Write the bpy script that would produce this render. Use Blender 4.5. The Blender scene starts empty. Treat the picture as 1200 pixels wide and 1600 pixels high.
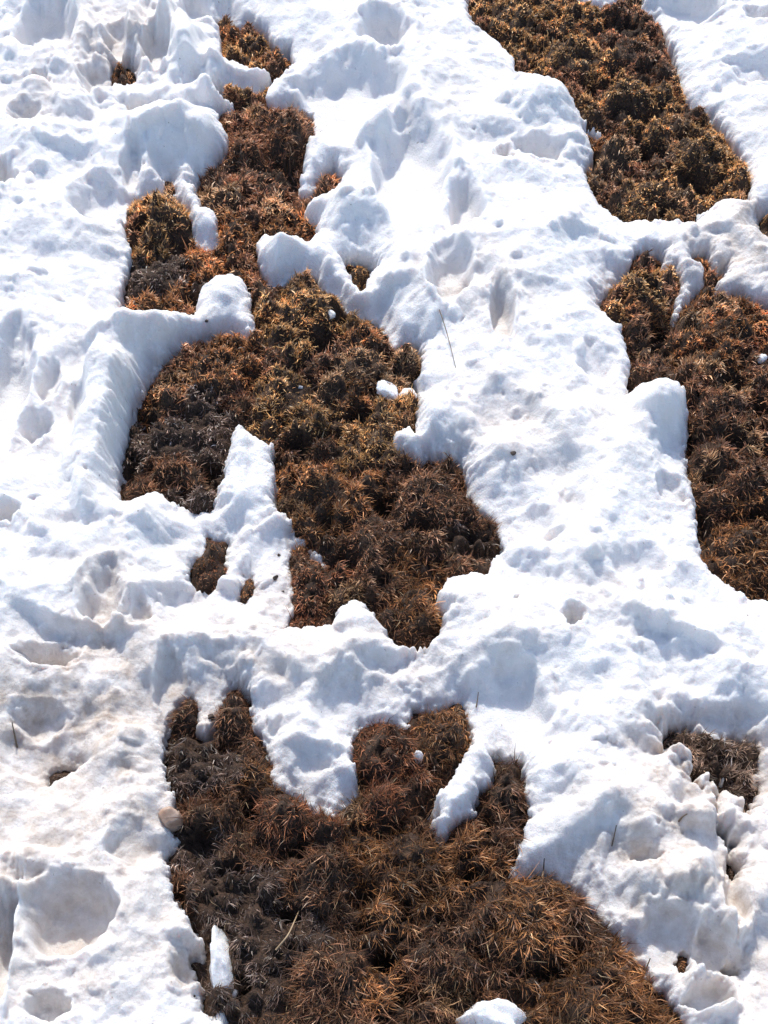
import bpy, math, random
import numpy as np

# ------------------------------------------------------------------ camera, sky, sun, exposure
SC = bpy.context.scene
COL = SC.collection
CAM_H, PITCH, VFOV = 1.60, 52.0, 42.0          # metres, degrees below the horizon, degrees
cam_data = bpy.data.cameras.new('camera')
cam = bpy.data.objects.new('camera', cam_data)
COL.objects.link(cam)
cam.location = (0, 0, CAM_H)
cam.rotation_euler = (math.radians(90 - PITCH), 0, 0)
cam_data.sensor_fit = 'VERTICAL'
cam_data.sensor_height = 24
cam_data.lens = 12 / math.tan(math.radians(VFOV / 2))
cam_data.clip_start = 0.02
cam_data.clip_end = 500
SC.camera = cam

SUN_EL, SUN_AZ = 42.0, -9.0                    # azimuth from +Y, negative = to the left
world = bpy.data.worlds.new('World')
SC.world = world
world.use_nodes = True
wn = world.node_tree
sky = wn.nodes.new('ShaderNodeTexSky')
sky.sky_type = 'NISHITA'
sky.sun_disc = False
sky.sun_elevation = math.radians(SUN_EL)
sky.sun_rotation = math.radians(SUN_AZ)
bg = wn.nodes['Background']
bg.inputs['Strength'].default_value = 0.15
wn.links.new(sky.outputs[0], bg.inputs['Color'])
sd = bpy.data.lights.new('sun', 'SUN')
sd.energy = 2.8
sd.angle = math.radians(0.6)
sd.color = (1.0, 0.95, 0.87)
sun = bpy.data.objects.new('sun', sd)
COL.objects.link(sun)
sun.rotation_euler = (math.radians(-(90 - SUN_EL)), 0, math.radians(-SUN_AZ))
sun.location = (0, 3, 4)
SC.view_settings.view_transform = 'Standard'
SC.view_settings.look = 'None'
SC.view_settings.gamma = 1
SC.view_settings.exposure = 0.64

# ------------------------------------------------------------------ small tools
TV = math.tan(math.radians(VFOV / 2))
TH = TV * 0.75
SP, CP = math.sin(math.radians(PITCH)), math.cos(math.radians(PITCH))


def ground_at(px, py, z=0.0):
    """Where a ray through a photograph position (1200 x 1600) meets the height z."""
    a = (np.asarray(px, float) - 600) / 600 * TH
    b = -(np.asarray(py, float) - 800) / 800 * TV
    dy, dz = CP + b * SP, -SP + b * CP
    t = (z - CAM_H) / dz
    return np.stack([a * t, dy * t], -1)


def metres(px, py):
    """Metres for one photograph pixel across, and away along the ground."""
    p = ground_at([px - 5, px + 5], [py, py], 0.03)
    q = ground_at([px, px], [py - 5, py + 5], 0.03)
    return abs(p[1, 0] - p[0, 0]) / 10, abs(q[1, 1] - q[0, 1]) / 10


def smooth(a, b, x):
    t = np.clip((x - a) / (b - a), 0, 1)
    return t * t * (3 - 2 * t)


def hashed(ix, iy, seed):
    h = (ix.astype(np.int64) * 374761393 + iy.astype(np.int64) * 668265263 + seed * 974711) & 0xFFFFFFFF
    h = ((h ^ (h >> 13)) * 1274126177) & 0xFFFFFFFF
    h = ((h ^ (h >> 16)) * 2246822519) & 0xFFFFFFFF
    return ((h ^ (h >> 15)) & 0xFFFFFF) / float(0x1000000)


def perlin(x, y, seed=0):
    ix, iy = np.floor(x), np.floor(y)
    fx, fy = x - ix, y - iy
    u, v = fx * fx * fx * (fx * (fx * 6 - 15) + 10), fy * fy * fy * (fy * (fy * 6 - 15) + 10)

    def g(dx, dy):
        a = hashed(ix + dx, iy + dy, seed) * 2 * math.pi
        return np.cos(a) * (fx - dx) + np.sin(a) * (fy - dy)
    return ((g(0, 0) * (1 - u) + g(1, 0) * u) * (1 - v) + (g(0, 1) * (1 - u) + g(1, 1) * u) * v) * 1.4


def fbm(x, y, scale, octaves=4, seed=0, gain=0.5):
    s, a, t = np.zeros_like(x), 1.0, 0.0
    f = 1.0 / scale
    for k in range(octaves):
        s += a * perlin(x * f + 17.3 * k, y * f - 9.1 * k, seed + k)
        t += a
        a *= gain
        f *= 2.03
    return s / t


def cups(x, y, cell, seed):
    """Sun cups: squared distance to the nearest melt centre; dished floors, sharp ridges."""
    X, Y = x / cell, y / cell
    ix, iy = np.floor(X), np.floor(Y)
    best = np.full_like(x, 9.0)
    for dx in (-1, 0, 1):
        for dy in (-1, 0, 1):
            cx = ix + dx + 0.1 + 0.8 * hashed(ix + dx, iy + dy, seed)
            cy = iy + dy + 0.1 + 0.8 * hashed(ix + dx, iy + dy, seed + 7)
            best = np.minimum(best, (X - cx) ** 2 + (Y - cy) ** 2)
    return best


def mesh_obj(name, verts, faces_flat, size, mat, smooth_shade=True, parent=None, loc=None):
    me = bpy.data.meshes.new(name)
    nv, nf = len(verts), len(faces_flat) // size
    me.vertices.add(nv)
    me.vertices.foreach_set('co', np.ascontiguousarray(verts, np.float32).ravel())
    me.loops.add(nf * size)
    me.loops.foreach_set('vertex_index', np.ascontiguousarray(faces_flat, np.int32))
    me.polygons.add(nf)
    me.polygons.foreach_set('loop_start', np.arange(0, nf * size, size, dtype=np.int32))
    me.polygons.foreach_set('loop_total', np.full(nf, size, np.int32))
    me.update(calc_edges=True)
    if smooth_shade:
        me.polygons.foreach_set('use_smooth', np.ones(nf, bool))
    me.materials.append(mat)
    o = bpy.data.objects.new(name, me)
    COL.objects.link(o)
    if loc is not None:
        o.location = loc
    if parent is not None:
        o.parent = parent
    return o


def tag(o, label=None, cat=None, group=None, kind=None):
    if label: o['label'] = label
    if cat: o['category'] = cat
    if group: o['group'] = group
    if kind: o['kind'] = kind
    return o


# ------------------------------------------------------------------ materials
def new_mat(name):
    m = bpy.data.materials.new(name)
    m.use_nodes = True
    return m, m.node_tree.nodes, m.node_tree.links, m.node_tree.nodes['Principled BSDF']


def snow_material():
    m, N, L, P = new_mat('melting_snow')
    tc = N.new('ShaderNodeTexCoord')
    # warm tint in the snow: dirty stains, plant dust and broad cream patches
    at = N.new('ShaderNodeAttribute'); at.attribute_name = 'dirt_tint'
    n1 = N.new('ShaderNodeTexNoise'); n1.inputs['Scale'].default_value = 34; n1.inputs['Detail'].default_value = 6
    n1.inputs['Roughness'].default_value = 0.65
    L.new(tc.outputs['Object'], n1.inputs['Vector'])
    mul = N.new('ShaderNodeMath'); mul.operation = 'MULTIPLY'
    mr = N.new('ShaderNodeMapRange'); mr.inputs[1].default_value = 0.22; mr.inputs[2].default_value = 0.70
    L.new(n1.outputs['Fac'], mr.inputs[0])
    L.new(mr.outputs[0], mul.inputs[0]); L.new(at.outputs['Fac'], mul.inputs[1])
    mix = N.new('ShaderNodeMix'); mix.data_type = 'RGBA'
    mix.inputs[6].default_value = (0.925, 0.903, 0.888, 1); mix.inputs[7].default_value = (0.54, 0.43, 0.34, 1)
    L.new(mul.outputs[0], mix.inputs[0])
    # sparse dark specks of plant debris
    n2 = N.new('ShaderNodeTexNoise'); n2.inputs['Scale'].default_value = 150; n2.inputs['Detail'].default_value = 2
    L.new(tc.outputs['Object'], n2.inputs['Vector'])
    r2 = N.new('ShaderNodeMapRange'); r2.inputs[1].default_value = 0.73; r2.inputs[2].default_value = 0.80
    L.new(n2.outputs['Fac'], r2.inputs[0])
    mix2 = N.new('ShaderNodeMix'); mix2.data_type = 'RGBA'
    L.new(r2.outputs[0], mix2.inputs[0]); L.new(mix.outputs[2], mix2.inputs[6])
    mix2.inputs[7].default_value = (0.42, 0.35, 0.29, 1)
    L.new(mix2.outputs[2], P.inputs['Base Color'])
    P.inputs['Roughness'].default_value = 0.55
    P.inputs['Specular IOR Level'].default_value = 0.25
    P.inputs['Subsurface Weight'].default_value = 0.8
    P.inputs['Subsurface Radius'].default_value = (1.0, 0.85, 0.75)
    P.inputs['Subsurface Scale'].default_value = 0.011
    b1 = N.new('ShaderNodeTexNoise'); b1.inputs['Scale'].default_value = 260; b1.inputs['Detail'].default_value = 5
    b1.inputs['Roughness'].default_value = 0.7
    L.new(tc.outputs['Object'], b1.inputs['Vector'])
    bp = N.new('ShaderNodeBump'); bp.inputs['Strength'].default_value = 1.0; bp.inputs['Distance'].default_value = 0.004
    L.new(b1.outputs['Fac'], bp.inputs['Height']); L.new(bp.outputs[0], P.inputs['Normal'])
    return m


def grass_material():
    m, N, L, P = new_mat('dead_grass')
    at = N.new('ShaderNodeAttribute'); at.attribute_name = 'tone'
    L.new(at.outputs['Color'], P.inputs['Base Color'])
    P.inputs['Roughness'].default_value = 0.42
    P.inputs['Specular IOR Level'].default_value = 0.5
    tr = N.new('ShaderNodeBsdfTranslucent')
    L.new(at.outputs['Color'], tr.inputs['Color'])
    mx = N.new('ShaderNodeMixShader'); mx.inputs[0].default_value = 0.30
    L.new(P.outputs[0], mx.inputs[1]); L.new(tr.outputs[0], mx.inputs[2])
    L.new(mx.outputs[0], N['Material Output'].inputs['Surface'])
    return m


def soil_material():
    m, N, L, P = new_mat('peaty_soil')
    tc = N.new('ShaderNodeTexCoord')
    n1 = N.new('ShaderNodeTexNoise'); n1.inputs['Scale'].default_value = 170; n1.inputs['Detail'].default_value = 8
    n1.inputs['Roughness'].default_value = 0.7
    L.new(tc.outputs['Object'], n1.inputs['Vector'])
    cr = N.new('ShaderNodeValToRGB')
    cr.color_ramp.elements[0].position = 0.35; cr.color_ramp.elements[0].color = (0.016, 0.009, 0.006, 1)
    cr.color_ramp.elements[1].position = 0.70; cr.color_ramp.elements[1].color = (0.125, 0.070, 0.042, 1)
    L.new(n1.outputs['Fac'], cr.inputs[0]); L.new(cr.outputs[0], P.inputs['Base Color'])
    P.inputs['Roughness'].default_value = 0.72
    P.inputs['Specular IOR Level'].default_value = 0.3
    bp = N.new('ShaderNodeBump'); bp.inputs['Strength'].default_value = 0.8; bp.inputs['Distance'].default_value = 0.008
    L.new(n1.outputs['Fac'], bp.inputs['Height']); L.new(bp.outputs[0], P.inputs['Normal'])
    return m


def plain_material(name, c1, c2, scale, rough=0.7):
    m, N, L, P = new_mat(name)
    tc = N.new('ShaderNodeTexCoord')
    n1 = N.new('ShaderNodeTexNoise'); n1.inputs['Scale'].default_value = scale; n1.inputs['Detail'].default_value = 6
    L.new(tc.outputs['Object'], n1.inputs['Vector'])
    cr = N.new('ShaderNodeValToRGB')
    cr.color_ramp.elements[0].position = 0.35; cr.color_ramp.elements[0].color = (*c1, 1)
    cr.color_ramp.elements[1].position = 0.66; cr.color_ramp.elements[1].color = (*c2, 1)
    L.new(n1.outputs['Fac'], cr.inputs[0]); L.new(cr.outputs[0], P.inputs['Base Color'])
    P.inputs['Roughness'].default_value = rough
    bp = N.new('ShaderNodeBump'); bp.inputs['Strength'].default_value = 0.5; bp.inputs['Distance'].default_value = 0.002
    L.new(n1.outputs['Fac'], bp.inputs['Height']); L.new(bp.outputs[0], P.inputs['Normal'])
    return m


M_SNOW, M_GRASS, M_SOIL = snow_material(), grass_material(), soil_material()
M_STEM = plain_material('dry_stem', (0.10, 0.07, 0.045), (0.22, 0.15, 0.09), 60)
M_DARK = plain_material('dark_plant_matter', (0.025, 0.016, 0.012), (0.08, 0.05, 0.035), 300)
M_PEBBLE = plain_material('muddy_ice', (0.30, 0.18, 0.12), (0.50, 0.36, 0.27), 90, 0.45)

# ------------------------------------------------------------------ outlines of the bare patches (positions in the photograph)
PATCH = {
 'upper': [(336,42),(352,40),(372,55),(395,52),(415,70),(428,88),(452,92),(456,118),(445,132),(432,134),(420,150),(416,172),(430,180),(470,183),
   (488,186),(493,210),(480,235),(474,260),(470,290),(466,308),(478,318),(495,305),(502,285),(520,275),(535,285),(528,298),(510,310),(482,325),
   (472,345),(492,352),(495,378),(480,385),(462,378),(440,372),(415,372),(404,385),(401,410),(405,432),(420,450),(440,455),(465,442),(490,442),
   (505,462),(530,480),(550,500),(570,510),(590,512),(606,530),(612,560),(622,552),(640,548),(655,560),(664,582),(658,598),(646,606),(652,625),
   (650,680),(640,665),(620,685),(612,705),(630,728),(657,735),(668,722),(695,725),(715,725),(725,745),(735,790),(752,812),(770,825),(786,860),
   (767,882),(760,893),(735,895),(700,900),(690,925),(682,955),(692,972),(685,997),(665,1013),(640,1012),(615,1002),(600,985),(585,965),
   (565,940),(547,935),(530,952),(518,976),(490,979),(470,979),(445,983),(455,957),(458,915),(450,880),(457,862),(472,857),(488,872),
   (500,892),(509,907),(514,890),(498,850),(480,832),(460,820),(447,805),(432,800),(430,770),(428,720),(433,706),(449,704),(453,692),
   (434,688),(412,690),(396,680),(384,668),(374,656),(368,672),(364,692),(357,722),(346,754),(328,782),(310,788),(280,785),(262,778),(240,772),
   (215,776),(192,790),(186,770),(193,730),(203,690),(213,650),(233,610),(253,582),(280,560),(300,543),(330,533),(360,534),(385,546),(403,537),
   (397,515),(391,480),(386,450),(372,432),(358,428),(335,437),(320,450),(310,475),(302,490),(280,492),(250,492),(220,498),(190,500),
   (194,470),(200,440),(206,415),(200,390),(198,350),(205,330),(225,318),(245,315),(261,310),(257,290),(267,284),(273,308),(285,325),
   (297,345),(302,385),(320,398),(340,395),(346,372),(338,347),(318,335),(308,315),(304,295),(312,280),(332,274),(350,255),(358,240),
   (350,215),(342,203),(338,190),(350,182),(370,186),(366,170),(345,166),(340,155),(355,152),(380,160),(400,160),(411,150),(420,138),
   (428,128),(415,113),(395,108),(375,98),(350,93),(345,72),(342,55)],
 'corner': [(732,-70),(732,0),(730,20),(740,48),(775,65),(800,90),(812,120),(840,118),(860,130),(890,150),(905,182),(920,192),(945,205),(940,221),
   (911,215),(920,245),(928,260),(910,280),(920,300),(945,330),(975,342),(1025,345),(1085,345),(1113,322),(1125,311),(1170,320),(1172,295),
   (1160,265),(1130,225),(1105,195),(1075,175),(1060,140),(1050,100),(1035,55),(1020,35),(980,20),(960,15),(950,25),(910,20),(903,0),(903,-70)],
 'corner_sliver': [(974,-60),(1004,-60),(1004,8),(978,9)],
 'side': [(990,410),(1008,404),(1034,408),(1036,424),(1025,430),(1048,434),(1062,455),(1050,485),(1052,512),(1068,490),(1084,468),(1104,456),(1096,436),
   (1078,426),(1080,411),(1098,408),(1106,420),(1112,434),(1130,428),(1136,438),(1114,458),(1118,470),(1160,475),(1195,490),(1300,500),(1300,950),(1200,937),(1165,930),(1130,912),
   (1105,892),(1090,865),(1082,800),(1078,780),(1070,720),(1072,660),(1065,625),(1045,610),(1015,600),(995,615),(980,622),(982,585),(975,555),
   (967,520),(935,495),(940,475),(970,440),(985,428)],
 'edge_sliver': [(1184,350),(1205,336),(1300,335),(1300,388),(1194,380)],
 'lower': [(258,1160),(265,1140),(280,1110),(300,1098),(307,1120),(310,1146),(322,1152),(345,1122),(350,1095),(360,1075),(375,1073),(391,1090),
   (392,1120),(400,1145),(415,1170),(422,1200),(422,1237),(440,1242),(460,1245),(475,1260),(495,1276),(501,1258),(508,1276),(522,1281),(535,1270),(555,1255),(562,1240),
   (558,1215),(553,1200),(550,1160),(565,1135),(600,1130),(638,1145),(643,1110),(680,1112),(705,1108),(720,1103),(727,1120),(735,1145),
   (732,1175),(722,1195),(715,1202),(700,1230),(682,1250),(680,1280),(665,1297),(680,1316),(695,1318),(706,1300),(730,1286),(740,1275),
   (750,1245),(770,1236),(773,1210),(767,1188),(780,1178),(800,1190),(814,1203),(817,1240),(830,1290),(822,1320),(805,1345),(792,1375),
   (815,1376),(840,1372),(880,1385),(907,1400),(916,1420),(935,1445),(960,1470),(985,1495),(1005,1520),(1030,1560),(1055,1585),(1064,1610),
   (1090,1720),(350,1720),(356,1600),(330,1590),(315,1580),(315,1550),(304,1527),(300,1505),(318,1500),(322,1482),(306,1455),(287,1424),(272,1415),(267,1385),(264,1350),
   (275,1330),(279,1320),(270,1300),(281,1285),(274,1260),(261,1240),(259,1200)],
 'hole_upper_left': [(176,111),(204,108),(213,120),(212,141),(195,143),(176,139)],
 'crack_upper_left': [(197,186),(215,190),(240,189),(246,195),(215,199)],
 'hole_centre': [(537,418),(580,420),(590,434),(574,448),(565,466),(550,446),(540,431)],
 'hole_left': [(325,846),(355,849),(351,900),(335,913),(306,918),(294,908),(299,890),(316,880),(320,858)],
 'hole_left_small': [(383,899),(394,901),(393,920),(385,938),(378,938),(384,920)],
 'dusted': [(1030,1162),(1050,1147),(1080,1150),(1125,1162),(1160,1165),(1190,1175),(1197,1205),(1190,1232),(1176,1276),(1155,1276),(1145,1261),
   (1125,1251),(1100,1246),(1080,1231),(1065,1206),(1042,1182)],
 'stain_left': [(78,1212),(95,1206),(118,1205),(125,1212),(102,1221),(85,1236)],
 'crack_right': [(1115,1290),(1125,1305),(1138,1330),(1150,1355),(1146,1377),(1135,1367),(1130,1340),(1118,1312)],
 'hole_right': [(1060,1494),(1070,1496),(1073,1508),(1066,1520),(1058,1514)],
 'hole_right_low': [(1128,1520),(1146,1528),(1144,1534),(1126,1527)],
}
LIP = {'hole_upper_left': .02, 'crack_upper_left': .02, 'hole_centre': .02, 'dusted': .012, 'stain_left': .01}


def to_ground(name):
    p = np.array(PATCH[name], float)
    # subdivide long edges, then find the outward direction of each point in the photograph
    q = []
    for a, b in zip(p, np.roll(p, -1, 0)):
        n = max(1, int(np.hypot(*(b - a)) / 14))
        q += [a + (b - a) * k / n for k in range(n)]
    q = np.array(q)
    area = 0.5 * np.sum(q[:, 0] * np.roll(q[:, 1], -1) - np.roll(q[:, 0], -1) * q[:, 1])
    t = np.roll(q, -2, 0) - np.roll(q, 2, 0)
    nrm = np.stack([t[:, 1], -t[:, 0]], -1) * np.sign(area)
    nrm /= np.linalg.norm(nrm, axis=1, keepdims=True) + 1e-9
    # near side: the rim of the snow is what hides the grass, so it stands at the height of the lip
    zl = LIP.get(name, 0.031) * smooth(-0.1, 0.75, nrm[:, 1])
    for _ in range(2):
        zl = (np.roll(zl, 1) + zl + np.roll(zl, -1)) / 3
    return np.array([ground_at(a, b, z) for (a, b), z in zip(q, zl)])


POLY = {k: to_ground(k) for k in PATCH}


def poly_sdf(x, y, poly, margin=0.35):
    """Signed distance, negative inside; points far off keep `margin`."""
    out = np.full(x.shape, margin)
    lo, hi = poly.min(0) - margin, poly.max(0) + margin
    sel = (x > lo[0]) & (x < hi[0]) & (y > lo[1]) & (y < hi[1])
    if not sel.any():
        return out
    px, py = x[sel], y[sel]
    d2 = np.full(px.shape, 1e9)
    inside = np.zeros(px.shape, bool)
    for (ax, ay), (bx, by) in zip(poly, np.roll(poly, -1, 0)):
        ex, ey = bx - ax, by - ay
        L = ex * ex + ey * ey + 1e-12
        wx, wy = px - ax, py - ay
        t = np.clip((wx * ex + wy * ey) / L, 0, 1)
        d2 = np.minimum(d2, (wx - ex * t) ** 2 + (wy - ey * t) ** 2)
        if ay != by:
            c = ((ay > py) != (by > py)) & (px < ex * (py - ay) / (by - ay) + ax)
            inside ^= c
    out[sel] = np.where(inside, -1, 1) * np.minimum(np.sqrt(d2), margin)
    return out


# one table of signed distances over the part of the ground in view, looked up by everything else
RX0, RX1, RY0, RY1, RS = -1.25, 1.25, 0.30, 3.15, 0.005
gx = np.arange(RX0, RX1 + RS, RS)
gy = np.arange(RY0, RY1 + RS, RS)
GX, GY = np.meshgrid(gx, gy)
TAB = {k: poly_sdf(GX, GY, POLY[k]) for k in POLY}
ALL = np.min(np.stack(list(TAB.values())), 0)
WHICH = np.argmin(np.stack(list(TAB.values())), 0)
KEYS = list(TAB)
GRD = np.gradient(ALL, RS)                       # d/dy, d/dx
for _ in range(3):                               # soften the creases of the distance field
    GRD = [(np.roll(g, 2, 0) + np.roll(g, -2, 0) + np.roll(g, 2, 1) + np.roll(g, -2, 1) + g) / 5 for g in GRD]


def look(tab, x, y):
    u = np.clip((x - RX0) / RS, 0, len(gx) - 1.001)
    v = np.clip((y - RY0) / RS, 0, len(gy) - 1.001)
    i, j = u.astype(int), v.astype(int)
    fu, fv = u - i, v - j
    return (tab[j, i] * (1 - fu) + tab[j, i + 1] * fu) * (1 - fv) + (tab[j + 1, i] * (1 - fu) + tab[j + 1, i + 1] * fu) * fv


def sdf(x, y):
    d = look(ALL, x, y)
    near = np.exp(-(d / 0.05) ** 2)
    dq = look(TAB['dusted'], x, y)
    d = d + np.exp(-(dq / .06) ** 2) * (.010 + .060 * fbm(x, y, .035, 3, 13))
    return d + near * (0.0055 * fbm(x, y, 0.04, 3, 5) + 0.0085 * fbm(x, y, 0.014, 3, 9, .65))


# ------------------------------------------------------------------ tussocks: where the grass grows in domes
# px, py, radius px, height m, palette, blade length factor, label
TUSSOCKS = [
 (395, 80, 30, .022, 'gold', .8, 'small golden tuft at the very top of the upper bare strip'),
 (458, 215, 44, .040, 'umber', 1., 'round dark brown tussock below the flat snow crust in the upper bare strip'),
 (415, 282, 40, .030, 'umber', 1., 'shaded brown tussock right of the round snow overhang'),
 (345, 325, 36, .026, 'straw', 1., 'straw brown tussock beside the thin snow tongue in the upper bare strip'),
 (255, 352, 46, .036, 'gold', .9, 'golden tussock filling the notch left of the thin snow tongue'),
 (240, 446, 44, .020, 'grey', 1.1, 'grey matted tuft above the long snow arm'),
 (375, 390, 36, .026, 'rust', 1., 'rusty tuft between the thin snow tongue and the square snow block'),
 (335, 588, 46, .032, 'rust', .9, 'rust orange tussock just under the end of the snow arm'),
 (480, 495, 50, .034, 'gold', .8, 'golden brown tussock below the square snow block'),
 (560, 575, 46, .030, 'straw', .8, 'straw coloured tuft left of the small broken snow bits'),
 (440, 620, 44, .030, 'gold', .8, 'golden tussock above the pointed snow horn'),
 (268, 690, 52, .024, 'grey', 1.1, 'grey flattened tussock against the tall shaded snow wall'),
 (500, 770, 50, .034, 'rust', .9, 'rust orange tussock right of the pointed snow horn'),
 (610, 700, 48, .032, 'gold', .8, 'golden tussock left of the blunt snow nose in the middle patch'),
 (665, 790, 50, .038, 'umber', 1., 'round brown tussock under the blunt snow nose'),
 (590, 850, 48, .032, 'umber', 1., 'brown tussock in the lower half of the middle bare patch'),
 (648, 960, 42, .030, 'rust', 1., 'rusty tuft in the lowest tip of the middle bare patch'),
 (483, 925, 36, .024, 'russet', .8, 'reddish tuft in the narrow slot behind a thin snow rib'),
 (735, 850, 34, .022, 'grey', 1., 'dark grey tuft tucked into the right corner of the middle bare patch'),
 (800, 40, 44, .030, 'gold', .6, 'golden mossy tussock cut by the top edge of the picture'),
 (895, 95, 46, .032, 'gold', .6, 'golden mossy hummock halfway up the top right bare strip'),
 (985, 90, 40, .030, 'umber', .6, 'dark mossy hummock by the shaded snow bank in the top right strip'),
 (985, 165, 46, .036, 'gold', .6, 'golden mossy hummock above a deep black hollow in the top right strip'),
 (960, 255, 42, .034, 'straw', .7, 'straw brown hummock next to the snow ball in the top right strip'),
 (1090, 250, 44, .036, 'gold', .6, 'golden mossy hummock near the right bank of the top right strip'),
 (1010, 318, 44, .032, 'gold', .6, 'light golden hummock at the lowest rim of the top right strip'),
 (998, 462, 42, .036, 'gold', .8, 'golden tussock at the top of the right hand bare patch'),
 (1012, 585, 34, .028, 'umber', .9, 'brown tuft in shade above the tall snow knob'),
 (1130, 520, 48, .034, 'rust', .9, 'rust brown tussock under the dirty snow at the right border'),
 (1120, 650, 46, .030, 'umber', 1., 'brown tussock right of the tall snow knob'),
 (1160, 760, 46, .034, 'umber', 1., 'brown tussock halfway down the right hand bare patch'),
 (1150, 870, 46, .030, 'rust', 1., 'rusty tussock at the lowest end of the right hand bare patch'),
 (360, 1120, 34, .026, 'umber', .9, 'narrow brown tuft in the upper left finger of the lowest patch'),
 (300, 1200, 44, .024, 'grey', 1.2, 'grey matted tussock along the left bank of the lowest patch'),
 (440, 1275, 48, .034, 'russet', 1., 'reddish tussock under the broad snow tongue of the lowest patch'),
 (600, 1175, 42, .034, 'russet', 1., 'reddish tuft between the broad snow tongue and a small snow lump'),
 (692, 1150, 40, .030, 'rust', 1., 'rusty tuft above the leaning snow strip'),
 (795, 1235, 38, .034, 'umber', 1.1, 'brown tussock right of the leaning snow strip'),
 (330, 1390, 56, .022, 'grey', 1.3, 'wide grey flattened tussock in the lowest patch'),
 (500, 1370, 52, .034, 'umber', 1.3, 'dark brown long bladed tussock in the middle of the lowest patch'),
 (640, 1350, 52, .034, 'rust', 1.3, 'rust brown long bladed tussock below the leaning snow strip'),
 (820, 1440, 74, .048, 'rust', 1.4, 'large rust orange tussock with long blades beside the right snow bank'),
 (930, 1560, 62, .044, 'rust', 1.3, 'orange brown tussock in the lower right corner of the lowest patch'),
 (690, 1490, 56, .034, 'umber', 1.3, 'plain brown long bladed tussock left of the large rust orange one'),
 (520, 1520, 58, .034, 'umber', 1.4, 'dark tussock at the bottom border with the upright snow chunk at its left'),
 (410, 1470, 50, .026, 'grey', 1.4, 'grey long bladed tussock right of the upright snow chunk'),
 (1110, 1205, 44, .018, 'dusty', .8, 'snow dusted grey tuft in the thawing spot at the right'),
]
PAL = {
 'gold':   [(.52, .305, .125), (.42, .225, .082), (.25, .120, .050), (.64, .44, .24)],
 'rust':   [(.46, .210, .078), (.37, .165, .066), (.21, .092, .044), (.55, .33, .17)],
 'russet': [(.37, .145, .064), (.28, .110, .054), (.17, .070, .038), (.45, .24, .13)],
 'umber':  [(.32, .158, .080), (.25, .115, .060), (.15, .070, .042), (.44, .27, .16)],
 'straw':  [(.48, .285, .145), (.38, .215, .105), (.24, .128, .066), (.60, .43, .27)],
 'grey':   [(.20, .130, .098), (.14, .086, .064), (.09, .056, .044), (.38, .30, .25)],  # last tone paints in the pale glints of wet straw
 'dusty':  [(.44, .30, .21), (.35, .23, .165), (.24, .15, .105), (.58, .48, .40)],
}
rng = np.random.default_rng(11)
D_XY, D_R, D_H, D_PAL, D_LEN = [], [], [], [], []
for (px, py, r, h, pal, ln, lab) in TUSSOCKS:
    p = ground_at(px, py, h * .6)
    D_XY.append(p); D_R.append(r * 1.12 * metres(px, py)[0]); D_H.append(h); D_PAL.append(pal); D_LEN.append(ln)
n_named = len(D_XY)
# lesser hummocks fill the rest of each bare patch
tries = rng.uniform((RX0 + .1, RY0 + .1), (RX1 - .1, RY1 - .1), (14000, 2))
dd = look(ALL, tries[:, 0], tries[:, 1])
for (tx, ty), d in zip(tries, dd):
    if d > 0.004:
        continue
    gap = 0.030 + 0.014 * rng.random()
    if min(math.hypot(tx - c[0], ty - c[1]) - (0.35 * D_R[i] if i < n_named else 0) for i, c in enumerate(D_XY)) < gap:
        continue
    near = min(range(n_named), key=lambda i: math.hypot(tx - D_XY[i][0], ty - D_XY[i][1]))
    D_XY.append(np.array([tx, ty])); D_R.append(rng.uniform(.026, .042)); D_H.append(rng.uniform(.012, .030))
    D_PAL.append(D_PAL[near] if rng.random() < .65 or D_PAL[near] == 'dusty' else ['umber', 'rust', 'umber', 'straw'][rng.integers(4)]); D_LEN.append(D_LEN[near])
D_XY, D_R, D_H = np.array(D_XY), np.array(D_R), np.array(D_H)
D_H = D_H * (1 - .28 * smooth(1.15, .8, D_XY[:, 1]))


def tufts(x, y, cell=.021, seed=510):
    """Small tufts inside the tussocks: offset to the nearest tuft centre (in cells), distance, gap to the next one, id."""
    X, Y = x / cell, y / cell
    X, Y = X + .35 * perlin(X * .6, Y * .6, 511), Y + .35 * perlin(X * .6, Y * .6, 512)
    ix, iy = np.floor(X), np.floor(Y)
    f1, f2 = np.full_like(x, 9.), np.full_like(x, 9.)
    ox, oy, tid = np.zeros_like(x), np.zeros_like(x), np.zeros_like(x)
    for dx in (-1, 0, 1):
        for dy in (-1, 0, 1):
            cx = ix + dx + hashed(ix + dx, iy + dy, seed)
            cy = iy + dy + hashed(ix + dx, iy + dy, seed + 7)
            q = np.hypot(X - cx, Y - cy)
            m = q < f1
            f2 = np.where(m, f1, np.minimum(f2, q))
            f1 = np.where(m, q, f1)
            ox = np.where(m, X - cx, ox); oy = np.where(m, Y - cy, oy)
            tid = np.where(m, hashed(ix + dx, iy + dy, seed + 13), tid)
    return ox, oy, f1, f2 - f1, tid


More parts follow.
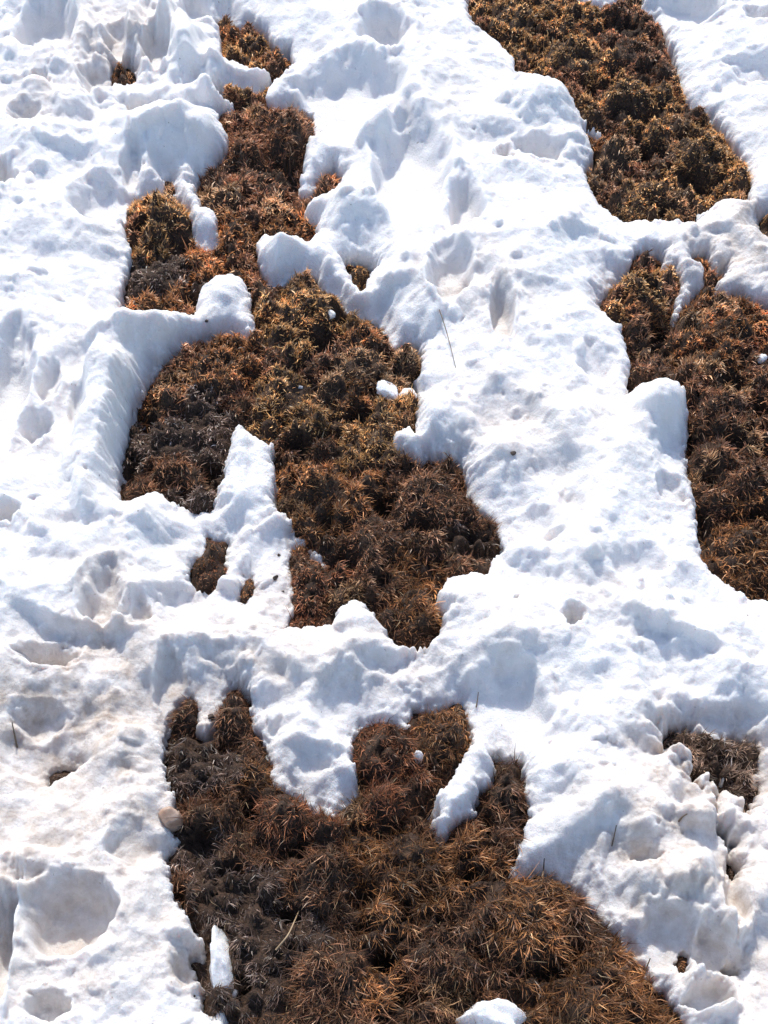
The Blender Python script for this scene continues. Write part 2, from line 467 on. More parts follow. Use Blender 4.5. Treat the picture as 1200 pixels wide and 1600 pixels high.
def domes(x, y):
    """Ground height from the tussock domes, and the dome that owns each point."""
    z = np.zeros_like(x)
    own = np.zeros(x.shape, int)
    best = np.full(x.shape, 1e9)
    for i in range(len(D_XY)):
        R = D_R[i] * 1.6
        sel = (np.abs(x - D_XY[i, 0]) < R * 2) & (np.abs(y - D_XY[i, 1]) < R * 2)
        if not sel.any():
            continue
        q = np.hypot(x[sel] - D_XY[i, 0], y[sel] - D_XY[i, 1]) / D_R[i]
        zz = 1.5 * D_H[i] * np.clip(1 - (q / 1.2) ** 2, 0, 1) ** 0.7
        z[sel] = np.maximum(z[sel], zz)
        b = best[sel]; o = own[sel]
        m = q * D_R[i] ** .5 < b
        b[m] = (q * D_R[i] ** .5)[m]; o[m] = i
        best[sel] = b; own[sel] = o
    return z, own


PITS = [(985,188,40,13),(1012,246,30,17),(982,48,28,20),(1085,312,22,10),(1035,338,28,9),(1078,290,24,15),(925,255,16,16),(870,70,22,10),(955,140,20,10),
        (432,278,40,28),(226,362,20,15),(277,382,18,20),(500,545,34,14),(535,500,22,10),(738,852,34,28),(660,830,22,14),(560,650,26,12),(470,700,20,14),
        (600,790,26,12),(540,880,28,18),(590,920,18,18),(330,745,20,22),(236,650,18,40),(205,740,12,34),(365,490,10,26),(300,470,22,12),
        (1028,535,24,34),(1185,640,20,24),(1096,820,14,36),(1140,600,22,16),(1150,700,24,14),(1110,760,20,14),(1190,810,24,16),(1075,690,8,26),
        (850,1522,62,11),(600,1500,22,24),(662,1252,26,26),(312,1318,30,26),(330,1135,16,20),(470,1330,24,16),(560,1400,26,14),(740,1370,26,14),(610,1300,26,14),
        (450,1430,24,12),(690,1440,22,10),(395,1270,16,26),(570,1450,24,12),(760,1290,14,18),(380,1540,18,20),(640,1560,30,12),(790,1180,12,10),(360,1360,26,12),(280,1400,12,24)]
PITS = [(ground_at(a, b, .012), c * metres(a, b)[0], e * metres(a, b)[1]) for a, b, c, e in PITS]


def pit_at(x, y):
    t = np.zeros_like(x)
    for c, rx, ry in PITS:
        sel = (np.abs(x - c[0]) < rx * 2) & (np.abs(y - c[1]) < ry * 2)
        if sel.any():
            q = np.hypot((x[sel] - c[0]) / rx, (y[sel] - c[1]) / ry) * (1 + .45 * fbm(x[sel], y[sel], .02, 2, 533))
            t[sel] = np.maximum(t[sel], 1 - smooth(.55, 1.25, q))
    return t


def ground_z(x, y, d=None):
    if d is None:
        d = look(ALL, x, y)
    z, own = domes(x, y)
    keep = 1 - 0.75 * smooth(-0.022, 0.012, d)
    _ox, _oy, f1, gap, tid = tufts(x, y)
    z = z + .022 * (.3 + 1.0 * tid) * np.clip(1 - f1 * f1 * 1.6, -.3, 1) * smooth(0, .22, gap)
    z = z * keep * (1 + 0.35 * fbm(x, y, .03, 2, 21)) + 0.007 * fbm(x, y, .05, 3, 31) - 0.012
    z = z - .030 * pit_at(x, y)
    z = z * smooth(0.10, 0.02, d) - 0.012 * smooth(0.01, 0.06, d)
    return z, own


# ------------------------------------------------------------------ ground sheet
def spread(lo, hi, n, out_to, k=26):
    core = np.linspace(lo, hi, n)
    g = np.geomspace((hi - lo) / n, out_to, k)
    return np.concatenate([lo - g[::-1], core, hi + g])


xs = spread(-1.15, 1.15, 370, 90)
ys = spread(0.34, 3.0, 430, 90)
X, Y = np.meshgrid(xs, ys)
Z, _ = ground_z(X.ravel(), Y.ravel())
Z = Z.reshape(X.shape)
far = np.maximum(np.abs(X) - 1.2, np.maximum(.3 - Y, Y - 3.05)) > 0
Z[far] = -0.03


def grid_faces(ny, nx):
    i = np.arange(ny * nx).reshape(ny, nx)
    return np.stack([i[:-1, :-1], i[:-1, 1:], i[1:, 1:], i[1:, :-1]], -1).reshape(-1, 4)


o = mesh_obj('ground', np.stack([X.ravel(), Y.ravel(), Z.ravel()], -1), grid_faces(*X.shape).ravel(), 4, M_SOIL)
tag(o, kind='structure')

# ------------------------------------------------------------------ the snow sheet
# melted hollows: px, py, rx px, ry px, depth m
HOLLOWS = [
 (72,40,46,46,.075),(150,112,26,30,.05),(180,45,22,22,.04),(245,62,24,32,.05),(300,4,26,20,.06),(38,180,26,18,.025),(62,128,16,12,.02),
 (150,308,46,38,.05),(0,282,22,30,.05),(205,240,16,34,.03),(600,50,40,34,.06),(550,150,78,66,.075),(640,262,62,88,.075),(728,318,28,46,.035),
 (845,226,40,20,.04),(790,238,18,18,.025),(1082,2,50,22,.06),(1185,25,26,16,.03),(1182,98,46,18,.025),(10,600,38,98,.075),(75,600,20,32,.03),
 (58,665,26,24,.03),(120,640,18,50,.02),(704,424,38,50,.055),(784,482,20,44,.04),(935,560,28,34,.022),(895,775,24,24,.025),(1048,752,24,24,.025),
 (160,925,34,56,.045),(210,945,28,30,.025),(75,1020,46,20,.04),(262,1050,26,48,.035),(12,805,24,16,.035),(800,1092,66,62,.06),(895,965,18,18,.03),
 (865,830,22,14,.02),(1125,1104,28,18,.03),(838,798,34,26,.022),(110,1430,72,66,.07),(0,1500,26,120,.06),(80,1575,36,26,.03),(285,1500,26,32,.045),
 (935,1400,26,52,.03),(1050,1450,48,46,.055),(1118,1470,28,42,.05),(1118,1545,40,24,.05),(1150,1400,18,60,.03),(1012,1330,24,16,.02),
 (470,398,40,26,.02),(205,1310,40,40,.02),(1000,880,50,30,.012),(490,1160,34,36,.016),(60,1110,40,26,.03),(985,1040,60,34,.010),
 (100,440,50,40,.010),(640,560,20,40,.02),(1150,1010,50,30,.012),(600,1060,30,26,.015),(350,1000,46,24,.012),
]
# raised lumps, crests and knobs: px, py, rx px, ry px, height m
LUMPS = [(100,110,20,14,.02),(60,150,24,16,.02),(205,158,30,14,.02),(15,90,22,20,.025),(120,20,16,30,.025),(265,30,14,22,.03),(225,100,16,22,.03),(80,212,40,18,.015),(1060,1370,26,30,.02),(1000,1300,40,22,.015),(560,1010,50,24,.012),(1150,1450,20,30,.03),
 
 (288,75,26,40,.05),(330,120,22,34,.035),(300,205,60,40,.035),(230,200,60,30,.02),(120,170,34,18,.02),(590,205,34,24,.025),(840,155,58,36,.045),
 (905,212,30,14,.02),(170,640,56,150,.070),(200,520,110,40,.028),(352,455,34,32,.022),(645,465,46,52,.038),(560,330,60,34,.03),(440,395,38,26,.022),
 (1030,640,46,44,.045),(980,700,60,40,.02),(372,700,20,50,.018),(690,640,50,34,.03),(740,700,80,50,.02),(650,400,60,26,.02),(870,400,100,60,.02),
 (230,810,50,24,.02),(690,955,60,50,.02),(560,970,30,30,.014),(490,1140,60,40,.025),(720,1230,30,60,.012),(790,1010,60,30,.022),(860,1190,80,50,.02),
 (760,1170,30,20,.015),(1090,1275,46,24,.028),(1010,1375,30,40,.03),(1095,1360,26,36,.028),(1090,1520,16,22,.04),(1128,1575,26,18,.03),(960,1440,40,40,.02),
 (20,1400,40,18,.03),(60,1350,60,24,.02),(215,1400,40,60,.02),(285,1450,30,20,.025),(150,790,60,30,.02),(100,850,60,30,.015),(170,1150,70,40,.02),
 (900,870,60,40,.022),(1010,960,60,30,.015),(820,860,30,24,.02),(1180,1370,40,60,.025),(1150,360,60,20,.015),(60,240,60,40,.02),
 (430,100,30,20,.01),(345,135,36,18,.02),(460,165,50,16,.012),(250,50,14,20,.02),(130,60,12,50,.02),(210,40,12,40,.02),
]
ROUGH = [(170,130,190,130,1.),(1080,1450,130,160,.8),(100,980,120,120,.6),(90,1500,100,100,.5),(150,620,110,120,.5),(1150,100,80,90,.4),(930,930,120,90,.5),(460,120,80,80,.5),(1120,1120,90,70,.5)]
SOFT = [(325,825,80,45),(410,920,40,50),(420,860,110,40),(330,960,120,40),(620,1075,130,50),(500,1110,110,50),(300,1060,60,60),(880,1400,90,60),(960,1490,70,60),(1110,1140,90,40),(1170,1200,40,60),(770,790,50,70),(60,1180,60,40)]
DIRT_TINT = [(1110,1195,110,70,1.),(95,1218,40,22,1.3),(150,1250,240,260,.62),(1100,1380,180,220,.58),(400,1010,300,70,.48),(40,1110,70,60,.8),(160,1040,120,70,.55),(165,920,50,60,.5),(280,1060,40,60,.6),(1150,400,90,60,.6),
        (1140,1340,40,70,.7),(285,1500,40,50,.7),(90,1520,110,80,.45),(430,920,50,60,.4),(190,60,70,60,.35),(60,170,60,40,.35),(780,480,60,60,.3),
        (790,660,90,70,.25),(1180,350,40,40,.8),(1080,1470,80,60,.4),(940,950,80,60,.2)]


def feature(x, y, px, py, rx, ry, z=.05, warp=.12, seed=0):
    c = ground_at(px, py, z)
    mx, my = metres(px, py)
    ex, ey = rx * mx, ry * my
    sel = (np.abs(x - c[0]) < ex * 2.2) & (np.abs(y - c[1]) < ey * 2.2)
    if not sel.any():
        return sel, None
    a, b = (x[sel] - c[0]) / ex, (y[sel] - c[1]) / ey
    w = 1 + warp * 2 * perlin(a * 1.3 + px, b * 1.3 + py, seed + 40) + warp * perlin(a * 3 + px, b * 3 - py, seed + 50)
    feature.b = b
    return sel, np.hypot(a, b) * w


def snow_height(x, y):
    d = sdf(x, y)
    wide = fbm(x, y, .30, 3, 60)
    # a blunt rim that climbs quickly, then the body of the sheet
    rim = 0.031 + 0.010 * fbm(x, y, .10, 2, 66)
    pos = np.maximum(d, 0)
    gy = look(GRD[0], x, y)
    facing = smooth(-.25, .55, gy)                     # a bank that faces the near side lies back, a near rim stands crisp
    soft_bank = facing * smooth(-.25, .35, fbm(x, y, .16, 2, 67))
    for k, (px, py, rx, ry) in enumerate(SOFT):
        sel, q = feature(x, y, px, py, rx, ry, .03, .1, k + 800)
        if q is not None:
            soft_bank[sel] = np.maximum(soft_bank[sel], 1 - smooth(.6, 1.3, q))
    rw = .0040 + .0030 * facing + .02 * soft_bank
    rim = rim * (1 + .40 * fbm(x, y, .024, 2, 64) * np.exp(-pos / .018))
    steep = 1 - np.exp(-(pos / rw) ** 1.15)
    laid = np.clip(pos / .085, 0, 1) * .85 + .15 * smooth(0, .012, pos)
    h = rim * ((1 - soft_bank) * steep + soft_bank * laid) + 0.046 * (1 - np.exp(-pos / 0.07)) * (1 + .5 * wide) * (1 - .55 * soft_bank)
    flute = perlin(x / .022 + 2 * fbm(x, y, .08, 2, 68), y / .16, 69)
    # clods and crumbs of old snow frozen to the surface
    wx_, wy_ = x + .006 * fbm(x, y, .03, 2, 61), y + .006 * fbm(x, y, .03, 2, 62)
    _a, _b, c1, _g, cid = tufts(wx_, wy_, .032, 840)
    h += .011 * np.clip(cid - .66, 0, 1) / .34 * (1 - smooth(.20, .52, c1)) * smooth(-.15, .3, fbm(x, y, .2, 2, 63)) * smooth(.004, .02, pos)
    _a, _b, c2, _g, cid2 = tufts(wx_, wy_, .014, 860)
    h += .0045 * np.clip(cid2 - .55, 0, 1) / .45 * (1 - smooth(.20, .55, c2)) * smooth(-.05, .35, fbm(x, y, .14, 2, 65)) * smooth(.002, .01, pos)
    h += soft_bank * .006 * flute * smooth(0, .012, pos) * (1 - smooth(.04, .10, pos))
    body = smooth(0.0, 0.05, d)
    e = np.zeros_like(h)
    for k, (px, py, rx, ry, hh) in enumerate(LUMPS):
        sel, q = feature(x, y, px, py, rx, ry, .05, .14, k)
        if q is not None:
            e[sel] += hh * (1 - smooth(0.15, 1.25, q))
    dep = np.zeros_like(h)
    for k, (px, py, rx, ry, hh) in enumerate(HOLLOWS):
        sel, q = feature(x, y, px, py, rx, ry, .06, .13, k + 300)
        if q is not None:
            near = smooth(.35, -.35, feature.b / (q + .05))
            hh = hh * (1.3 if py < 360 else 1.0)
            bowl = hh * (near * (1 - smooth(.62, 1.02, q)) + (1 - near) * (1 - smooth(.18, 1.12, q)))
            dep[sel] = np.maximum(dep[sel], bowl)
            e[sel] += hh * .10 * np.exp(-((q - 1.12) / .16) ** 2)
    h = h + e * smooth(0.0, 0.03, d)
    # sun cups on two scales, lumps, crumbly grain
    wx, wy = x + .02 * fbm(x, y, .09, 2, 71), y + .02 * fbm(x, y, .09, 2, 72)
    amp = .55 + .9 * smooth(-.35, .5, fbm(x, y, .35, 2, 77))
    cup = cups(wx, wy * .8, .085, 80) * .020 + cups(wx, wy, .034, 83) * .006
    for k, (px, py, rx, ry, a_) in enumerate(ROUGH):
        sel, q = feature(x, y, px, py, rx, ry, .05, .1, k + 900)
        if q is not None:
            amp[sel] += a_ * (1 - smooth(.5, 1.2, q))
    h += body * amp * (cup - .006)
    crumb = fbm(x, y, .011, 3, 95, .6)
    pits = smooth(.42, .75, fbm(x, y, .018, 2, 97)) * smooth(-.1, .4, fbm(x, y, .13, 2, 98))
    h += (.25 + .75 * body) * (.0080 * fbm(x, y, .06, 3, 90) + .016 * body * fbm(x, y, .13, 2, 92) + (.0030 * crumb - .007 * pits) * (d > 0))
    floor = .012 + .004 * fbm(x, y, .03, 3, 99)
    h2 = h - dep
    soft = .012
    h2 = floor + soft * np.log1p(np.exp(np.clip((h2 - floor) / soft, -30, 30)))     # never through to the soil under a hollow
    h = np.where(dep > 0, np.minimum(h, h2), h)
    h = h * smooth(-.001, .004, d) - .02 * smooth(.001, -.006, d)
    # thin, half melted snow over the thawing spots
    return h, d


def dirt_tint_at(x, y):
    t = np.zeros_like(x)
    for k, (px, py, rx, ry, a) in enumerate(DIRT_TINT):
        sel, q = feature(x, y, px, py, rx * 1.4, ry * 1.4, .04, .2, k + 600)
        if q is not None:
            t[sel] = np.maximum(t[sel], a * (1 - smooth(.2, 1.2, q)))
    return np.clip(t * 1.1 + .13 + .45 * np.clip(fbm(x, y, .25, 4, 130), 0, 1), 0, 1)


u = spread(-1, 1, 680, 70, 20)
n_rows = 980
steps = np.linspace(.0015, .0037, n_rows)
yy = 0.40 + np.cumsum(steps) * (2.55 / steps.sum())
yb = np.geomspace(.002, 45, 24)
yy = np.concatenate([0.40 - yb[::-1], yy, yy[-1] + yb * 1.6])
half = np.clip(.36 + .245 * yy, .40, 1.1)
X = u[None, :] * half[:, None]
Y = np.repeat(yy[:, None], len(u), 1)
ny, nx = X.shape
x, y = X.ravel(), Y.ravel()
Zs, Ds = snow_height(x, y)
out = (np.abs(x) > 1.2) | (y < .31) | (y > 3.1)
flat = .07 + .02 * fbm(x, y, .8, 3, 140)
blend = np.clip(np.maximum(np.abs(x) - 1.05, np.maximum(.42 - y, y - 2.95)) / .15, 0, 1)
Zs = Zs * (1 - blend) + flat * blend
Ds = np.where(out, .3, Ds)
# the rim leans out over the grass: melted from below
gxn, gyn = look(GRD[1], x, y), look(GRD[0], x, y)
gl = np.hypot(gxn, gyn) + 1e-6
lean = (.35 + .65 * np.clip(1 - look(GRD[0], x, y), 0, 1)) * (.004 + .009 * np.clip(fbm(x, y, .12, 2, 150) + .2, 0, 1)) * smooth(.0, .007, Ds) * (1 - smooth(.010, .05, Ds)) * (1 - blend) * np.clip(gl, 0, 1)
xs_, ys_ = x - gxn / gl * lean, y - gyn / gl * lean
F = grid_faces(ny, nx)
keep = (Ds[F] > -.007).any(1)
F = F[keep]
used = np.zeros(len(x), bool); used[F.ravel()] = True
idx = np.cumsum(used) - 1
snow = mesh_obj('snow', np.stack([xs_, ys_, Zs], -1)[used], idx[F].ravel(), 4, M_SNOW)
dirt_tint = dirt_tint_at(x, y)[used]
a = snow.data.attributes.new('dirt_tint', 'FLOAT', 'POINT')
a.data.foreach_set('value', dirt_tint.astype(np.float32))
tag(snow, 'sheet of melting white snow with hollows and ridges over the brown grass', 'snow', kind='stuff')

# ------------------------------------------------------------------ grass blades
cell = rng.uniform((RX0, RY0), (RX1, RY1), (2600000, 2))
dcell = sdf(cell[:, 0], cell[:, 1])
thin = look(TAB['dusted'], cell[:, 0], cell[:, 1])
_ox, _oy, tf1, tgap, ttid = tufts(cell[:, 0], cell[:, 1])
ok = (dcell < .012) & (rng.random(len(cell)) < .10 + .90 * smooth(.03, .30, tgap)) & (rng.random(len(cell)) < .12 + .88 * smooth(-.40, .05, fbm(cell[:, 0], cell[:, 1], .028, 2, 520))) & (rng.random(len(cell)) > .88 * pit_at(cell[:, 0], cell[:, 1]))
# nothing grows outside the picture
half_c = .36 + .245 * cell[:, 1]
ok &= (np.abs(cell[:, 0]) < half_c + .05)
cell, dcell = cell[ok], dcell[ok]
want = 460000
if len(cell) > want:
    pick = rng.permutation(len(cell))[:want]
    cell, dcell = cell[pick], dcell[pick]
if True:                                          # the wet, flattened spots grow thin
    _z, _o = domes(cell[:, 0], cell[:, 1])
    thin_g = np.array([p == 'grey' for p in D_PAL])[_o]
    kk = ~thin_g | (rng.random(len(cell)) < .80)
    cell, dcell = cell[kk], dcell[kk]
n = len(cell)
rz, own = ground_z(cell[:, 0], cell[:, 1])
e = .004
zx, _ = ground_z(cell[:, 0] + e, cell[:, 1]); zy, _ = ground_z(cell[:, 0], cell[:, 1] + e)
nx_, ny_ = -(zx - rz) / e, -(zy - rz) / e
nrm = np.stack([nx_, ny_, np.ones(n)], -1); nrm /= np.linalg.norm(nrm, axis=1, keepdims=True)
which = WHICH[np.clip(((cell[:, 1] - RY0) / RS).round().astype(int), 0, len(gy) - 1), np.clip(((cell[:, 0] - RX0) / RS).round().astype(int), 0, len(gx) - 1)]
nrm = nrm * .30 + np.array([0, 0, .75]); nrm /= np.linalg.norm(nrm, axis=1, keepdims=True)
# blades stand on the dome, fan outwards and are combed by the melt in drifting directions
rad = cell - D_XY[own]
rl = np.linalg.norm(rad, axis=1) + 1e-6
rad = rad / rl[:, None]
tx, ty, tf1, tgap, ttid = tufts(cell[:, 0], cell[:, 1])
tdir = np.stack([tx, ty], -1)
lean_a = ttid * 6.283 * 3
swirl = 6.3 * fbm(cell[:, 0], cell[:, 1], .16, 2, 160)
near_y = smooth(1.75, 1.05, cell[:, 1])
comb = np.stack([np.cos(swirl) * .55, np.sin(swirl) * .55 - .55 * near_y], -1)
lean_t = np.stack([np.cos(lean_a), np.sin(lean_a) - .35], -1)
out_d = np.clip(rl / D_R[own], 0, 1.3)[:, None] * rad * .15 + tdir * .14 + lean_t * (.50 - .30 * near_y)[:, None] + comb * (.42 + .18 * near_y)[:, None] + rng.normal(0, 1, (n, 2)) * (.46 + .24 * smooth(.9, 1.8, cell[:, 1]))[:, None]
is_grey = np.array([p == 'grey' for p in D_PAL])[own]
in_hole = ~np.isin(which, [KEYS.index(k) for k in ('upper', 'corner', 'corner_sliver', 'side', 'lower', 'dusted')])
ln = np.clip(np.array(D_LEN), .62, 1.2)[own] * rng.gamma(6, 1 / 6, n) * (.0095 + .0042 * smooth(1.7, .65, cell[:, 1])) * np.where(in_hole, .35, 1.0) * np.where(is_grey, .60, 1.0)
mossy = np.array(D_LEN)[own] < .75
up = np.where(is_grey, .16, .86) * rng.uniform(.4, 1.4, n)
d0 = nrm * up[:, None] + np.concatenate([out_d * .75, np.zeros((n, 1))], 1)
d0 /= np.linalg.norm(d0, axis=1, keepdims=True)
droop = rng.uniform(.05, .75, n)
d1 = d0.copy(); d1[:, 2] -= droop; d1 += rng.normal(0, .22, (n, 3)); d1 /= np.linalg.norm(d1, axis=1, keepdims=True)
base = np.concatenate([cell, (rz - .002)[:, None]], 1)
mid = base + d0 * (ln * .5)[:, None]
tip = mid + d1 * (ln * .5)[:, None]
gm, _ = ground_z(tip[:, 0], tip[:, 1])
tip[:, 2] = np.maximum(tip[:, 2], gm + .001 + .003 * rng.random(n))
side = np.cross(d0, rng.normal(0, 1, (n, 3)) * .6 + np.array([0, 0, 1])); side /= np.linalg.norm(side, axis=1, keepdims=True) + 1e-9
wd = rng.uniform(.00026, .00060, n) * (1 + 1.1 * smooth(.7, 1.9, cell[:, 1]))
V = np.stack([base - side * wd[:, None], base + side * wd[:, None], mid - side * (wd * .85)[:, None], mid + side * (wd * .85)[:, None], tip], 1)
TRI = np.array([[0, 1, 3], [0, 3, 2], [2, 3, 4]])
# colour of each blade
pal_arr = np.array([PAL[p] for p in D_PAL])
choice = rng.choice(4, n, p=[.36, .30, .26, .08])
colr = pal_arr[own, choice]
damp = smooth(-.2, .45, fbm(cell[:, 0], cell[:, 1], .07, 3, 170))
colr = colr * (1.35 - .70 * damp)[:, None] * (1 - .16 * smooth(1.05, .75, cell[:, 1]) + .55 * smooth(1.1, 1.8, cell[:, 1]))[:, None] * (.65 + .75 * hashed(np.floor(ttid * 9999), np.zeros(n), 3))[:, None] * np.clip(rng.lognormal(-.10, .45, (n, 1)), .3, 2.2)
straws = rng.random(n) < .02
colr[straws] = np.array([.42, .30, .17]) * rng.uniform(.7, 1.2, (straws.sum(), 1))


def blade_object(name, sel, loc):
    k = sel.sum()
    v = (V[sel] - np.array(loc)).reshape(-1, 3)
    f = (np.arange(k)[:, None, None] * 5 + TRI[None]).reshape(-1)
    o = mesh_obj(name, v, f, 3, M_GRASS, smooth_shade=False, loc=loc)
    ca = o.data.attributes.new('tone', 'FLOAT_COLOR', 'POINT')
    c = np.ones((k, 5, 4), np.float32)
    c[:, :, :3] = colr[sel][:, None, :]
    c[:, :2, :3] *= .40; c[:, 2:4, :3] *= 1.0; c[:, 4, :3] *= 1.5  # dark gaps and lit tips put into the colour, over darker wet roots
    ca.data.foreach_set('color', c.ravel())
    return o


named = own < n_named
centre_ok = rl < D_R[own] * 1.25
named &= centre_ok
MOUND_Q, MOUND_A = np.meshgrid(np.linspace(0, 1, 9), np.linspace(0, 2 * math.pi, 25)[:-1], indexing='ij')
MOUND_F = np.array([(i * 24 + k, i * 24 + (k + 1) % 24, (i + 1) * 24 + (k + 1) % 24, (i + 1) * 24 + k) for i in range(8) for k in range(24)])
for i, t in enumerate(TUSSOCKS):
    s = named & (own == i)
    if s.sum() < 20:
        print('EMPTY TUSSOCK', t[-1], s.sum()); continue
    loc = (float(D_XY[i, 0]), float(D_XY[i, 1]), 0.0)
    root = bpy.data.objects.new('grass_tussock', None)
    root.empty_display_size = .02
    COL.objects.link(root); root.location = loc
    tag(root, t[-1], 'grass tussock', 'tussocks of dead grass in the bare patches')
    mx_ = loc[0] + MOUND_Q.ravel() * np.cos(MOUND_A.ravel()) * D_R[i] * .9
    my_ = loc[1] + MOUND_Q.ravel() * np.sin(MOUND_A.ravel()) * D_R[i] * .9
    mz_ = ground_z(mx_, my_)[0] + .002 - .006 * MOUND_Q.ravel() ** 6
    mesh_obj('root_mound', np.stack([mx_ - loc[0], my_ - loc[1], mz_], -1), MOUND_F.ravel(), 4, M_SOIL, parent=root)
    for nm, ss in (('blades', s & ~straws), ('pale_straw', s & straws)):
        if ss.sum():
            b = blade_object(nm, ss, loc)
            b.location = (0, 0, 0); b.parent = root; b['kind'] = 'stuff'
MATS = {'upper': 'brown dead grass mat of the long bare patch from the upper left to the centre', 'corner': 'golden brown mossy mat of the top right bare strip',
        'side': 'brown dead grass mat of the bare patch at the right border', 'lower': 'dark brown dead grass mat of the large lowest bare patch',
        'dusted': 'grey brown grass poking through thin snow at the right'}
for k, key in enumerate(KEYS):
    s = (~named) & (which == k)
    if s.sum() < 5:
        continue
    if key in MATS:
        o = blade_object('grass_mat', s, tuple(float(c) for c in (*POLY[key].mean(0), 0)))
        tag(o, MATS[key], 'grass', kind='stuff')
rest = (~named) & ~np.isin(which, [KEYS.index(k) for k in MATS])
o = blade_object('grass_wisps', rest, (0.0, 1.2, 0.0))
tag(o, 'wisps of dead grass in the small holes and cracks of the snow', 'grass', kind='stuff')


# ------------------------------------------------------------------ loose lumps of snow, each on its own
def icosphere(sub):
    import bmesh
    bm = bmesh.new()
    bmesh.ops.create_icosphere(bm, subdivisions=sub, radius=1)
    v = np.array([p.co[:] for p in bm.verts])
    f = np.array([[q.index for q in p.verts] for p in bm.faces])
    bm.free()
    return v, f


ICO_V, ICO_F = icosphere(4)
ICO_V3, ICO_F3 = icosphere(3)


def lump(name, label, px, py, sx, sy, sz, z0=None, seed=0, rot=0, cat='snow lump', mat=None, group=None, rough=.55, taper=0.0, fine=True):
    """A crumbly lump; px, py is the foot of the lump in the photograph; sizes are full metres."""
    v, f = (ICO_V.copy(), ICO_F) if fine else (ICO_V3.copy(), ICO_F3)
    r = 1 + rough * (fbm(v[:, 0] + seed * 3.1 + v[:, 2] * .7, v[:, 1] - v[:, 2] * .9, .9, 4, 200 + seed))
    r += .05 * fbm(v[:, 0] * 1.1 + v[:, 2], v[:, 1] + v[:, 2] * 1.3, .28, 3, 230 + seed)
    prng = np.random.default_rng(900 + seed)
    for _k in range(9):
        nn = prng.normal(0, 1, 3); nn /= np.linalg.norm(nn)
        over = np.maximum(v @ nn - prng.uniform(.50, .85), 0)
        v = v - over[:, None] * nn * .9
    v = v * r[:, None]
    w = 1 - taper * np.clip(v[:, 2], -1, 1)
    v[:, 0] *= w * sx / 2; v[:, 1] *= w * sy / 2
    v[:, 2] = np.where(v[:, 2] < -.55, -.55 + (v[:, 2] + .55) * .3, v[:, 2]) * sz / 1.55 + .55 * sz / 1.55
    c, s = math.cos(rot), math.sin(rot)
    v[:, :2] = np.stack([v[:, 0] * c - v[:, 1] * s, v[:, 0] * s + v[:, 1] * c], -1)
    p = ground_at(px, py, .01 if z0 is None else z0)
    if z0 is None:
        z0 = float(ground_z(np.array([p[0]]), np.array([p[1]]))[0][0]) - .001
    o = mesh_obj(name, v, f.ravel(), 3, mat or M_SNOW, loc=(float(p[0]), float(p[1]), z0))
    tag(o, label, cat, group)
    return o


SNOWG = 'loose lumps of snow lying on the dead grass'
lump('snow_lump', 'upright narrow snow chunk standing on dark grass near the lower left', 346, 1508, .036, .088, .040, seed=1, group=SNOWG, taper=.15, rot=.12)
lump('snow_lump', 'pointed snow lump on grass cut by the bottom border', 766, 1605, .074, .05, .045, seed=2, group=SNOWG, taper=.3)
lump('snow_lump', 'rounded snow lump at the bottom border below the upright chunk', 340, 1605, .040, .04, .032, seed=3, group=SNOWG)
lump('snow_lump', 'tiny snow lump left of the top of the leaning snow strip', 653, 1188, .014, .014, .024, seed=4, group=SNOWG)
lump('snow_lump', 'tiny snow crumb on golden grass below the square snow block', 517, 512, .017, .016, .012, seed=5, group=SNOWG)
lump('snow_lump', 'larger of two broken snow bits beside the dark gap above the blunt snow nose', 606, 624, .042, .040, .018, seed=6, group=SNOWG)
lump('snow_lump', 'smaller of two broken snow bits beside the dark gap above the blunt snow nose', 637, 630, .034, .022, .012, seed=7, group=SNOWG)
lump('snow_lump', 'small snow ball at the lower rim of the top right strip', 1099, 346, .046, .04, .034, seed=8, group=SNOWG)
lump('snow_lump', 'small snow crumb in the right hand bare patch at the picture border', 1188, 568, .022, .02, .020, seed=9, group=SNOWG)
lump('snow_lump', 'tiny snow crumb left of the blunt snow nose above the reddish grass', 470, 618, .010, .009, .007, seed=10, group=SNOWG)
lump('muddy_ice_ball', 'round brownish ball of muddy ice at the left bank of the lowest patch', 268, 1288, .032, .034, .034, z0=.016, seed=12, cat='ice ball', mat=M_PEBBLE, rough=.12)


# ------------------------------------------------------------------ stems and fragments on the snow
def snow_top(px, py):
    """The point of the snow seen at this place in the photograph."""
    z = .06
    for _ in range(12):
        p = ground_at(px, py, z)
        h, _d = snow_height(np.array([p[0]]), np.array([p[1]]))
        z = .5 * z + .5 * max(float(h[0]), float(ground_z(np.array([p[0]]), np.array([p[1]]))[0][0]))
    return np.array([p[0], p[1], z])


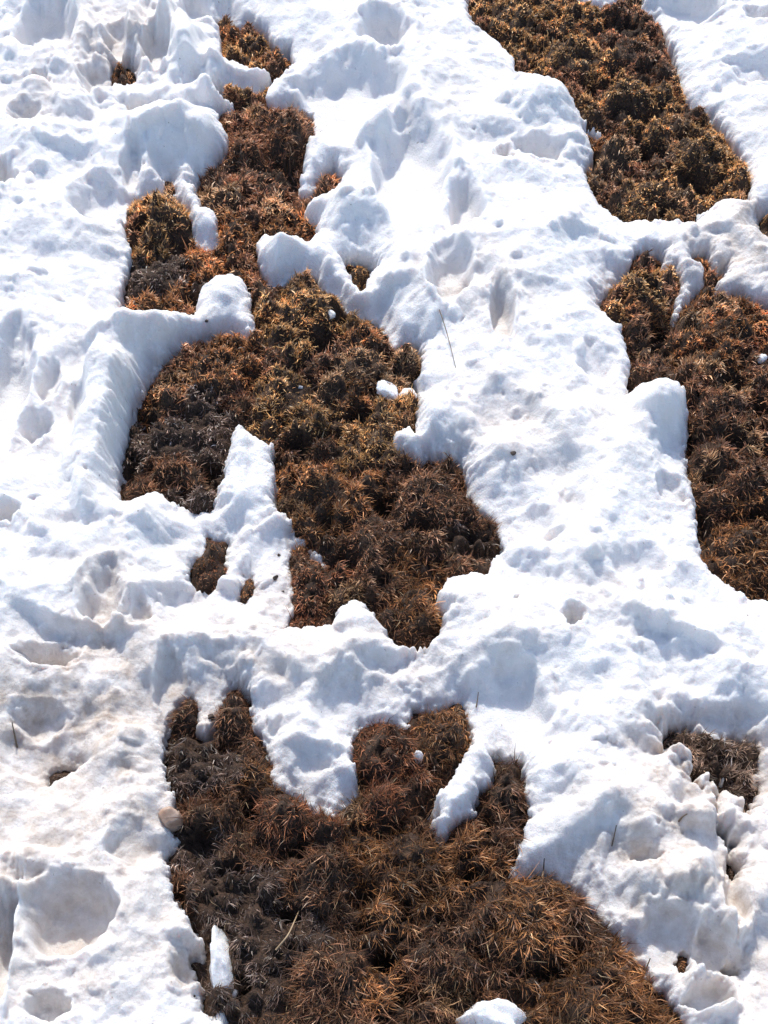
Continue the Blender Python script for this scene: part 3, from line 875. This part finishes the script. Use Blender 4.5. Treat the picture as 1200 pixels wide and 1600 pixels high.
def stem(name, label, pts, rad, lift, cat='stalk', mat=None, group=None):
    P = np.array([snow_top(*p) + np.array([0, 0, l]) for p, l in zip(pts, lift)])
    t = np.linspace(0, len(P) - 1, 14)
    C = np.stack([np.interp(t, range(len(P)), P[:, k]) for k in range(3)], -1)
    for _ in range(3):
        C[1:-1] = (C[:-2] + 2 * C[1:-1] + C[2:]) / 4
    T = np.gradient(C, axis=0); T /= np.linalg.norm(T, axis=1, keepdims=True) + 1e-9
    A = np.cross(T, [.3, .2, 1.]); A /= np.linalg.norm(A, axis=1, keepdims=True) + 1e-9
    B = np.cross(T, A)
    r = rad * np.linspace(1, .55, len(C))
    ang = np.arange(6) * math.pi / 3
    R = C[:, None] + r[:, None, None] * (np.cos(ang)[None, :, None] * A[:, None] + np.sin(ang)[None, :, None] * B[:, None])
    v = R.reshape(-1, 3)
    f = [(i * 6 + k, i * 6 + (k + 1) % 6, (i + 1) * 6 + (k + 1) % 6, (i + 1) * 6 + k) for i in range(len(C) - 1) for k in range(6)]
    o = mesh_obj(name, v - C[0], np.array(f).ravel(), 4, mat or M_STEM, loc=tuple(float(c) for c in C[0]))
    tag(o, label, cat, group)
    return o


SG = 'dry stems lying on the snow'
stem('dry_stalk', 'long thin curved dry stem hanging over the snow block near the centre', [(668, 440), (688, 490), (700, 530), (712, 575)], .0011, [.002, .004, .006, .001], group=SG)
stem('dry_stalk', 'short dark stem upright in the snow right of the lowest patch', [(956, 1322), (959, 1308), (961, 1296)], .0010, [.0, .006, .012], group=SG)
stem('dry_stalk', 'short dark stem lying flat below the thawing spot at the right', [(1060, 1284), (1066, 1277), (1074, 1272)], .0013, [.001, .002, .001], group=SG)
stem('dry_stalk', 'short dark stem in the snow wall above the rusty tuft', [(744, 1106), (746, 1094), (747, 1086)], .0010, [.001, .004, .008], group=SG)
stem('dry_stalk', 'dark stem sticking up at the left border beside the stained snow', [(27, 1168), (24, 1150), (22, 1136)], .0014, [.0, .006, .012], group=SG)
stem('dry_stalk', 'dark stem poking from snow at the rim of the large rust orange tussock', [(846, 1378), (848, 1366), (848, 1352)], .0014, [.0, .010, .02], group=SG)
stem('dry_stalk', 'thin dark stem at the snow rim beside the orange brown tussock at the bottom', [(1006, 1524), (1010, 1512), (1014, 1502)], .0011, [.0, .006, .01], group=SG)
stem('dry_stalk', 'pale curved straw lying on the dark grass of the lowest patch', [(432, 1490), (452, 1470), (468, 1430)], .0013, [.012, .018, .014], group=SG,
     mat=plain_material('pale_straw', (.30, .20, .11), (.42, .30, .18), 80))
FG = 'dark plant fragments on the snow'
for k, (px, py, s, lab) in enumerate([
    (802, 710, .010, 'dark fragment alone on the open snow right of the blunt snow nose'),
    (430, 904, .010, 'dark fragment on snow just left of the narrow slot of reddish grass'),
    (436, 868, .006, 'tiny dark fragment on snow highest of three beside the narrow slot'),
    (442, 925, .006, 'tiny dark fragment on snow lowest of three beside the narrow slot'),
    (330, 1122, .012, 'dark fragment on the snow bulge at the top of the lowest patch'),
    (302, 1557, .007, 'dark fragment on snow left of the rounded lump at the bottom border'),
    (322, 503, .008, 'grey fragment in the snow at the end of the long snow arm')]):
    p = snow_top(px, py)
    mx, my = metres(px, py)
    lump('plant_fragment', lab, px, py, s, s * .8, s * .6, z0=float(p[2]) - s * .1, seed=40 + k, cat='plant fragment', mat=M_DARK, group=FG, rough=.4, fine=False, rot=k)

print('TRIANGLES', sum(sum(len(p.vertices) - 2 for p in o.data.polygons) if len(o.data.polygons) < 5000 else len(o.data.polygons) * (len(o.data.polygons[0].vertices) - 2) for o in SC.objects if o.type == 'MESH'))
